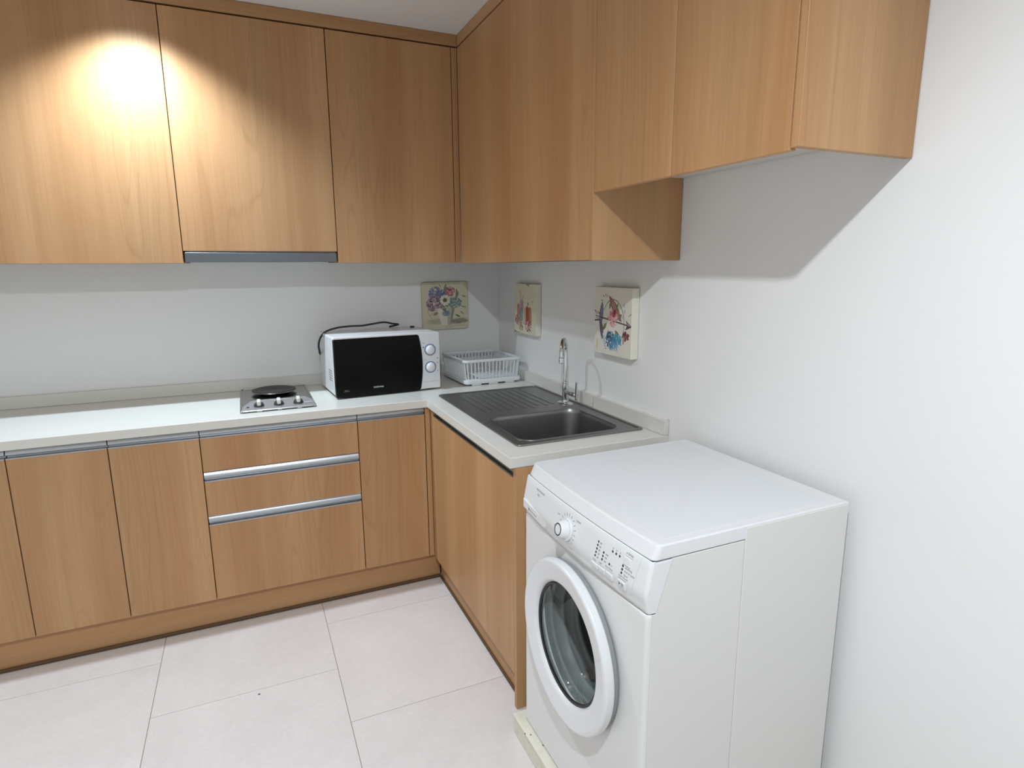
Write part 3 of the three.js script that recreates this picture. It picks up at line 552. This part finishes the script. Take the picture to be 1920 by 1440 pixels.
{
  const t = thing('washing_machine', 'white front-loading washing machine with round glass door beside the sink', 'washing machine', [-.33, WY0, WZC]);
  const L = (o, x, y, z) => { o.position.set(x + .33, y - WY0, z - WZC); return o; };
  const XF = -.604, XB = -.035;
  // casing: sides and back, open at the front where the front panel sits
  for (const [z, label] of [[WZ0, undefined], [WZ1 - .012, 'front part of the side casing']]) {
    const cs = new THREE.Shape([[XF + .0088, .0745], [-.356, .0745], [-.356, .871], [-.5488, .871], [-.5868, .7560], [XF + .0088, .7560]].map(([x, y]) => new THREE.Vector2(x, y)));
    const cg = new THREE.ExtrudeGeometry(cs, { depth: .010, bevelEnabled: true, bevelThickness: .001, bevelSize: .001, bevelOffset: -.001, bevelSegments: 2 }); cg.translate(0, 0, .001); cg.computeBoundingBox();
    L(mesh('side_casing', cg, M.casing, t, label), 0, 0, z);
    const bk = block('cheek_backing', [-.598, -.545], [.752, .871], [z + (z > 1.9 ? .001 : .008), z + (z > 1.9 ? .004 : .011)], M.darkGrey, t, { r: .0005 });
  }
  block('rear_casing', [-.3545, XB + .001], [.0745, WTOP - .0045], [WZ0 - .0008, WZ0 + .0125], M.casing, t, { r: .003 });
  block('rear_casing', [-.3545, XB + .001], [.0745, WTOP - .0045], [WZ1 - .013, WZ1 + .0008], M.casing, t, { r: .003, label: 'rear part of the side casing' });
  block('back_panel', [XB - .012, XB], [.0745, .871], [WZ0 + .014, WZ1 - .014], M.whiteSteel, t);
  block('bottom_plate', [XF + .012, XB - .014], [.0745, .082], [WZ0 + .014, WZ1 - .014], M.darkGrey, t);
  for (const [x, z] of [[-.54, WZ0 + .06], [-.54, WZ1 - .06], [-.1, WZ0 + .06], [-.1, WZ1 - .06]]) L(mesh('foot', lathe([[0, 0], [.02, 0], [.022, .002], [.022, .004], [0, .004]], 20), M.darkGrey, t), x, .0705, z);
  // front panel with a round opening
  const DY = .525, DZ = 1.922;
  {
    const HR = .172, hw = (WZ1 - WZ0) / 2, yb = .0745, yt = .7562, P = [], I = [], N = 192, angs = [];
    for (let i = 0; i < N; i++) angs.push(i / N * Math.PI * 2);
    for (const [z, y] of [[hw, yt], [hw, yb], [-hw, yt], [-hw, yb]]) angs.push((Math.atan2(y - DY, z) + Math.PI * 2) % (Math.PI * 2));
    angs.sort((p, q) => p - q);
    const edge = (a, k) => { const c = Math.cos(a), q = Math.sin(a), tz = c > 0 ? (hw - k) / c : c < 0 ? (-hw + k) / c : 9, ty = q > 0 ? (yt - k - DY) / q : q < 0 ? (yb + k - DY) / q : 9; const d = Math.min(Math.abs(tz), Math.abs(ty)); return [c * d, q * d]; };
    // rings: [kind, inset or radius, depth behind the face]
    const rows = [(a) => [Math.cos(a) * HR, Math.sin(a) * HR, .012], (a) => [Math.cos(a) * HR, Math.sin(a) * HR, .002], (a) => [Math.cos(a) * (HR + .002), Math.sin(a) * (HR + .002), 0], (a) => [Math.cos(a) * (HR + .02), Math.sin(a) * (HR + .02), 0]];
    for (const [k, d] of [[.008, 0], [.004, .0011], [.0015, .0035], [.0003, .007], [0, .012]]) rows.push((a) => { const [z, y] = edge(a, k); return [z, y, d]; });
    for (const r of rows) for (const a of angs) { const [z, y, d] = r(a); P.push(d, y + DY, z); }
    const n = angs.length; for (let r = 0; r < rows.length - 1; r++) for (let i = 0; i < n; i++) { const a = r * n + i, b = r * n + (i + 1) % n; I.push(a, a + n, b, b, a + n, b + n); }
    const g = new THREE.BufferGeometry(); g.setAttribute('position', new THREE.Float32BufferAttribute(P, 3)); g.setIndex(I); g.computeVertexNormals();
    const fm = M.whiteSteel.clone(); fm.side = THREE.DoubleSide;
    L(mesh('front_panel', g, fm, t), XF - .0035, 0, WZC);
  }
  // control fascia: a swept profile, gently bowed in plan, with the printed legends
  const bow = (z) => .011 * (1 - Math.pow((z - WZC) / (WZ1 - WZ0) * 2, 2));
  const prof = [[-.596, .8718], [-.6005, .8695], [-.6035, .855], [-.608, .832], [-.6125, .810], [-.6135, .800], [-.6120, .790], [-.6085, .780], [-.6060, .770], [-.6050, .7600], [-.600, .7575]];
  {
    const NZ = 190, P = [], U = [], I = [];
    for (let i = 0; i <= NZ; i++) {
      const z = WZ0 + (WZ1 - WZ0) * i / NZ, e = Math.min(i, NZ - i) / NZ * (WZ1 - WZ0), soft = e < .006 ? .006 * (1 - Math.sqrt(1 - Math.pow(1 - e / .006, 2))) : 0;
      for (const [x, y] of prof) { P.push(x - bow(z) + soft, y, z); U.push((z - WZ0) / (WZ1 - WZ0), (y - .7575) / (.8718 - .7575)); }
    }
    const n = prof.length; for (let i = 0; i < NZ; i++) for (let j = 0; j < n - 1; j++) { const a = i * n + j, b = a + 1, c = a + n, d = c + 1; I.push(a, b, c, b, d, c); }
    // end caps reaching back along the sides
    const g = new THREE.BufferGeometry(); g.setAttribute('position', new THREE.Float32BufferAttribute(P, 3)); g.setAttribute('uv', new THREE.Float32BufferAttribute(U, 2)); g.setIndex(I); g.computeVertexNormals();
    const WW = 2048, HH = 402, Uz = (z) => (z - WZ0) / (WZ1 - WZ0) * WW, Vy = (y) => HH - (y - .7575) / (.8718 - .7575) * HH;
    const legends = canvas(WW, HH, (k, w, h) => {
      k.fillStyle = '#e6e8e7'; k.fillRect(0, 0, w, h);
      k.fillStyle = '#77797a'; k.textAlign = 'center'; k.textBaseline = 'middle';
      k.font = 'bold 25px sans-serif'; k.fillText('TIME MANAGER', Uz(1.736), Vy(.8555)); k.font = 'bold 28px sans-serif'; k.fillText('6kg', Uz(1.728), Vy(.8440));
      // printed outline of the display field
      k.strokeStyle = '#c9cbca'; k.lineWidth = 3; k.beginPath(); k.moveTo(Uz(2.180), Vy(.8695)); k.lineTo(Uz(2.168), Vy(.790)); k.quadraticCurveTo(Uz(2.164), Vy(.774), Uz(2.139), Vy(.773)); k.stroke();
      k.fillStyle = '#2c2d2e';
      const dot = (z, y) => { k.fillStyle = '#2c2d2e'; k.beginPath(); k.ellipse(Uz(z), Vy(y), 10, 10, 0, 0, 7); k.fill(); };
      const word = (z, y, text, size = 15, col = '#66686a') => { k.save(); k.fillStyle = col; k.font = `bold ${Math.round(size * 1.15)}px sans-serif`; k.textAlign = 'left'; k.fillText(text, Uz(z), Vy(y)); k.restore(); };
      const rule = (z, y, w) => { k.fillStyle = '#8f9192'; k.fillRect(Uz(z), Vy(y), w, 3); };
      for (let i = 0; i < 5; i++) { dot(2.0365 - i * .0008, .845 - i * .0083); word(2.043 - i * .0008, .8445 - i * .0083, ['90', '60', '40', '30', '20'][i], 18); } word(2.026, .8015, 'Temp.', 15);
      for (let i = 0; i < 3; i++) { dot(2.061 - i * .0006, .830 - i * .008); word(2.068 - i * .0006, .8295 - i * .008, ['1000', '700', '500'][i], 15); } word(2.052, .8035, 'Spin', 15); rule(2.050, .7985, 70);
      for (let i = 0; i < 3; i++) { dot(2.0900 + i * .0124, .8450); word(2.0885 + i * .0124, .8525, ['o', 'o', 'o'][i], 18); }
      dot(2.087, .815); word(2.0925, .8145, 'o', 18); word(2.074, .8065, 'Extra Rinse', 16); rule(2.076, .8015, 100);
      word(2.1335, .8610, 'o Delay', 20, '#6f7172'); rule(2.134, .8555, 80);
      for (let i = 0; i < 3; i++) { dot(2.1305 - i * .0004, .831 - i * .0078); word(2.138, .8305 - i * .0078, ['Washing', 'End of cycle', 'Door'][i], 17, '#6f7172'); }
      word(2.122, .8085, 'Start Pause', 17, '#6f7172'); k.fillStyle = '#77797a'; k.fillRect(Uz(2.122), Vy(.8035), 92, 5);
      // programme dial legends
      const cz = 1.903, cy = .820; for (let i = 0; i < 17; i++) { const a = -2.6 + i * 5.2 / 16 - Math.PI / 2, r1 = .0325, r2 = .0395; k.strokeStyle = '#6d6f72'; k.lineWidth = 6; k.beginPath(); k.moveTo(Uz(cz + Math.cos(a) * r1), Vy(cy - Math.sin(a) * r1)); k.lineTo(Uz(cz + Math.cos(a) * r2), Vy(cy - Math.sin(a) * r2)); k.stroke(); }
      word(1.936, .8550, 'Cotton', 19); word(1.840, .8075, 'Delicate', 17); word(1.908, .7745, 'Rinse', 19); word(1.870, .7790, '■ ▪', 18, '#5a4f4b'); word(1.846, .8400, 'Synth.', 16);
    });
    const fasciaM = new THREE.MeshStandardMaterial({ map: legends, roughness: .32, side: THREE.DoubleSide });
    L(mesh('fascia', g, fasciaM, t, 'printed white control fascia'), 0, 0, 0);
    // side cheeks of the fascia, cut on the slant
    for (const [z, s] of [[WZ1, 1], [WZ0, -1]]) {
      const cs = new THREE.Shape([...prof.slice(1, -1).reverse().map(([x, y]) => new THREE.Vector2(x + .0052, y)), new THREE.Vector2(-.5495, .8700), new THREE.Vector2(-.585, .7590)]);
      const cg = new THREE.ExtrudeGeometry(cs, { depth: .010, bevelEnabled: true, bevelThickness: .0009, bevelSize: .0009, bevelOffset: -.0014, bevelSegments: 2 });
      L(mesh('fascia_cheek', cg, M.white, t), 0, 0, s > 0 ? z - .0095 : z - .0005);
    }
    const fx = (z, y) => { let i = 0; while (i < prof.length - 2 && prof[i + 1][1] > y) i++; const [xa, ya] = prof[i], [xb, yb] = prof[i + 1]; return xa + (xb - xa) * (y - ya) / (yb - ya) - bow(z); };
    // programme knob
    const kn = new THREE.Group(); kn.name = 'programme_knob'; L(kn, fx(1.903, .820) - .0005, .820, 1.903); kn.rotation.z = Math.PI / 2 - .20; t.add(kn);
    mesh('knob_base', lathe([[0, .006], [.0262, .006], [.0285, .004], [.0292, -.004], [0, -.004]], 48), M.white, kn);
    mesh('knob_grip', lathe([[0, .0255], [.0155, .0255], [.0178, .0245], [.0205, .018], [.0235, .007], [.0240, .0055], [0, .0055]], 48), M.white, kn);
    mesh('knob_ring', lathe([[.0128, .0254], [.0155, .0254], [.0155, .0262], [.0128, .0262]], 40), M.darkGrey, kn, 'thin dark ring on the knob');
    // push buttons
    for (const [z, y, w, h] of [[2.032, .7875, .026, .013], [2.061, .7885, .026, .013], [2.090, .7895, .026, .013], [2.142, .8445, .024, .017], [2.135, .791, .026, .018]]) {
      const b = mesh('push_button', new RoundedBoxGeometry(.004, h, w, 3, .0016), M.white, t); L(b, fx(z, y) - .0008, y, z); b.rotation.z = y > .80 ? -.20 : .22;
    }
    const sp = canvas(128, 96, (k, w, h) => { k.fillStyle = '#e9ebec'; k.fillRect(0, 0, w, h); k.fillStyle = '#1e1e1f'; k.beginPath(); k.moveTo(12, 12); k.lineTo(52, 40); k.lineTo(12, 68); k.fill(); k.fillRect(72, 14, 12, 54); k.fillRect(92, 14, 12, 54); k.fillStyle = '#8a8c8d'; k.fillRect(14, 82, 100, 6); });
    const sg = new THREE.PlaneGeometry(.021, .0150); sg.rotateY(-Math.PI / 2); const sm = mesh('button_print', sg, std({ map: sp, roughness: .35 }), t); L(sm, fx(2.135, .791) - .0031, .791, 2.135); sm.rotation.z = .22;
    // detergent drawer front with brand lettering
    const dr = new THREE.Group(); dr.name = 'detergent_drawer'; t.add(dr); L(dr, 0, 0, 0);
    const ds = new THREE.Shape(); ds.moveTo(1.648, .8080); ds.lineTo(1.778, .7945); ds.quadraticCurveTo(1.787, .7935, 1.786, .7880); ds.lineTo(1.780, .7730); ds.quadraticCurveTo(1.775, .7690, 1.750, .7715); ds.lineTo(1.648, .7830); ds.closePath();
    const dg = new THREE.ExtrudeGeometry(ds, { depth: .010, bevelEnabled: true, bevelThickness: .002, bevelSize: .002, bevelOffset: -.002, bevelSegments: 3, curveSegments: 8 }); dg.rotateY(-Math.PI / 2);
    mesh('drawer_handle', dg, M.white, dr).position.set(-.6085, 0, 0);
    const bl = canvas(256, 48, (k, w, h) => { k.fillStyle = '#e9ebec'; k.fillRect(0, 0, w, h); k.fillStyle = '#5b5d60'; k.fillRect(4, 8, 32, 32); k.fillStyle = '#e9ebec'; k.font = 'bold 26px sans-serif'; k.fillText('E', 12, 33); k.fillStyle = '#5b5d60'; k.font = 'bold 34px sans-serif'; k.fillText('Electrolux', 46, 37, 204); });
    const bp = new THREE.PlaneGeometry(.062, .0115); bp.rotateY(-Math.PI / 2); const bm = mesh('brand_print', bp, std({ map: bl, roughness: .35 }), dr); bm.position.set(-.62085, .7870, 1.712); bm.rotation.x = .104;
    const gr = mesh('grip_shade', new RoundedBoxGeometry(.006, .012, .105, 3, .0028), M.rubberGrey, dr, 'grey bar coloured as the shade in the finger grip'); gr.position.set(-.6045, .7660, 1.715); gr.rotation.x = .104;  // solid bar under the drawer; its grey paints in the shade of the grip
  }
  // lid with bowed front and a slightly raised top panel
  {
    const s = new THREE.Shape(), x0 = XB, r = .012; s.moveTo(x0, -WZ0); s.lineTo(x0, -WZ1); s.lineTo(-.596 + r, -WZ1); s.quadraticCurveTo(-.597, -WZ1, -.5985, -WZ1 + r);
    for (let i = 1; i < 24; i++) { const z = WZ1 - r - (WZ1 - WZ0 - 2 * r) * i / 24; s.lineTo(-.598 - bow(z), -z); }
    s.quadraticCurveTo(-.597, -WZ0, -.596 + r, -WZ0); s.lineTo(x0, -WZ0);
    const g = new THREE.ExtrudeGeometry(s, { depth: .0255, bevelEnabled: true, bevelThickness: .0035, bevelSize: .0035, bevelOffset: -.0035, bevelSegments: 4, curveSegments: 10 }); g.translate(0, 0, .0035); g.rotateX(-Math.PI / 2);
    // the front of the lid leans back towards the top
    const p = g.attributes.position; for (let i = 0; i < p.count; i++) if (p.getX(i) < -.5) p.setX(i, p.getX(i) + .015 * Math.pow(clamp(p.getY(i) / .0325, 0, 1), 1.4));
    g.computeVertexNormals();
    L(mesh('lid', g, M.white, t), 0, WTOP - .0325, 0);
    const q = new THREE.Shape(); q.moveTo(-.075, -WZ0 - .022); q.lineTo(-.075, -WZ1 + .022); q.lineTo(-.555, -WZ1 + .022);
    for (let i = 1; i < 20; i++) { const z = WZ1 - .022 - (WZ1 - WZ0 - .044) * i / 20; q.lineTo(-.556 - bow(z) * 1.1, -z); }
    q.lineTo(-.555, -WZ0 - .022); q.closePath();
    L(mesh('top_panel', plate(q, .0010, .0003, 8), M.whiteMatt, t), 0, WTOP - .0006, 0);
  }
  // porthole: axis of the lathes points out of the machine (-x)
  const dg = new THREE.Group(); dg.name = 'porthole_door'; L(dg, XF - .006, DY, DZ); dg.rotation.z = Math.PI / 2; t.add(dg);
  mesh('door_seal', lathe([[.176, .001], [.2040, .001], [.2065, .004], [.2065, .0140], [.200, .0165], [.176, .0165]], 90), M.rubberGrey, dg, 'grey band behind the door ring');
  mesh('door_ring', lathe([[.150, .0145], [.2060, .0145], [.2095, .0155], [.2110, .0185], [.2112, .0220], [.2106, .0330], [.2098, .0352], [.2080, .0372], [.2055, .0384], [.2030, .0388], [.2000, .0387], [.1800, .0358], [.1630, .0330], [.1575, .0318], [.1540, .0295], [.1510, .0250], [.1490, .0190], [.150, .0145]], 120), M.white, dg, 'white door ring');
  mesh('door_handle', lathe([[.1600, .0318], [.1605, .0331], [.1800, .0364], [.1985, .0392], [.2005, .0390], [.2008, .0380]], 40, -0.95, 1.33), M.white, dg, 'pull segment of the door ring');
  mesh('window_glass', lathe([[0, -.062], [.060, -.0615], [.098, -.056], [.112, -.046], [.121, -.028], [.130, -.004], [.139, .012], [.1475, .021], [.1490, .0215]], 72), M.glass, dg, 'clear bowl-shaped glass');
  mesh('glass_trim', lathe([[.1425, .0180], [.1475, .0180], [.1492, .0215], [.1475, .0245], [.1430, .0215]], 80), M.darkGrey, dg, 'dark rim around the glass');
  // inside: rubber bellows and drum
  const ins = mesh('bellows', lathe([[.171, -.004], [.166, -.010], [.158, -.012], [.151, -.018], [.156, -.024], [.156, -.044], [.149, -.048], [.149, -.056], [.155, -.060], [.155, -.084], [.147, -.090], [.143, -.096], [.152, -.102]], 72), new THREE.MeshStandardMaterial({ color: 0x858988, roughness: .5, side: THREE.DoubleSide }), t, 'grey rubber door bellows'); L(ins, XF - .004, DY, DZ); ins.rotation.z = Math.PI / 2;
  const dm = M.drum.clone(); dm.side = THREE.DoubleSide;
  const dr = mesh('drum', lathe([[.152, -.102], [.215, -.106], [.235, -.110], [.235, -.400], [.215, -.420], [.060, -.425], [0, -.410]], 72), dm, t, 'steel drum'); L(dr, XF - .004, DY, DZ); dr.rotation.z = Math.PI / 2;
}

// ---------------------------------------------------------------- floor crumb
{
  const g = new THREE.IcosahedronGeometry(.0028, 1), p = g.attributes.position; for (let i = 0; i < p.count; i++) { const k = .7 + .5 * Math.abs(Math.sin(p.getX(i) * 900 + p.getZ(i) * 500)); p.setXYZ(i, p.getX(i) * k * 1.4, p.getY(i) * .5, p.getZ(i) * k); } g.computeVertexNormals();
  const m = mesh('crumb', g, M.crumb, scene); m.name = 'crumb'; m.userData = { label: 'tiny dark crumb lying on the floor tiles', category: 'crumb' }; m.position.set(-1.365, .0012, 1.068);
}

// ---------------------------------------------------------------- downlights
for (const l of LAMPS) {
  const t = thing('downlight', l.label, 'light', [l.x, CEIL, l.z], 0, 'ceiling downlights');
  mesh('trim_ring', lathe([[.040, -.002], [.041, -.006], [.052, -.005], [.055, -.0005], [.040, -.0005]], 40), M.fitting, t);
  const lens = mesh('lens', lathe([[0, -.003], [.039, -.003], [.039, -.0008], [0, -.0008]], 32), std({ color: 0xffffff, emissive: l.color, emissiveIntensity: 6, roughness: .5 }), t, 'glowing lens');
  const s = new THREE.SpotLight(l.color, l.power, 0, l.angle, l.penumbra, 2);
  s.position.set(0, -.022, 0); s.target.position.set(0, -2, 0); s.castShadow = true; s.shadow.mapSize.set(2048, 2048); s.shadow.radius = 1.5; s.shadow.bias = -.0005;
  t.add(s); t.add(s.target);
}

renderer.render(scene, camera);
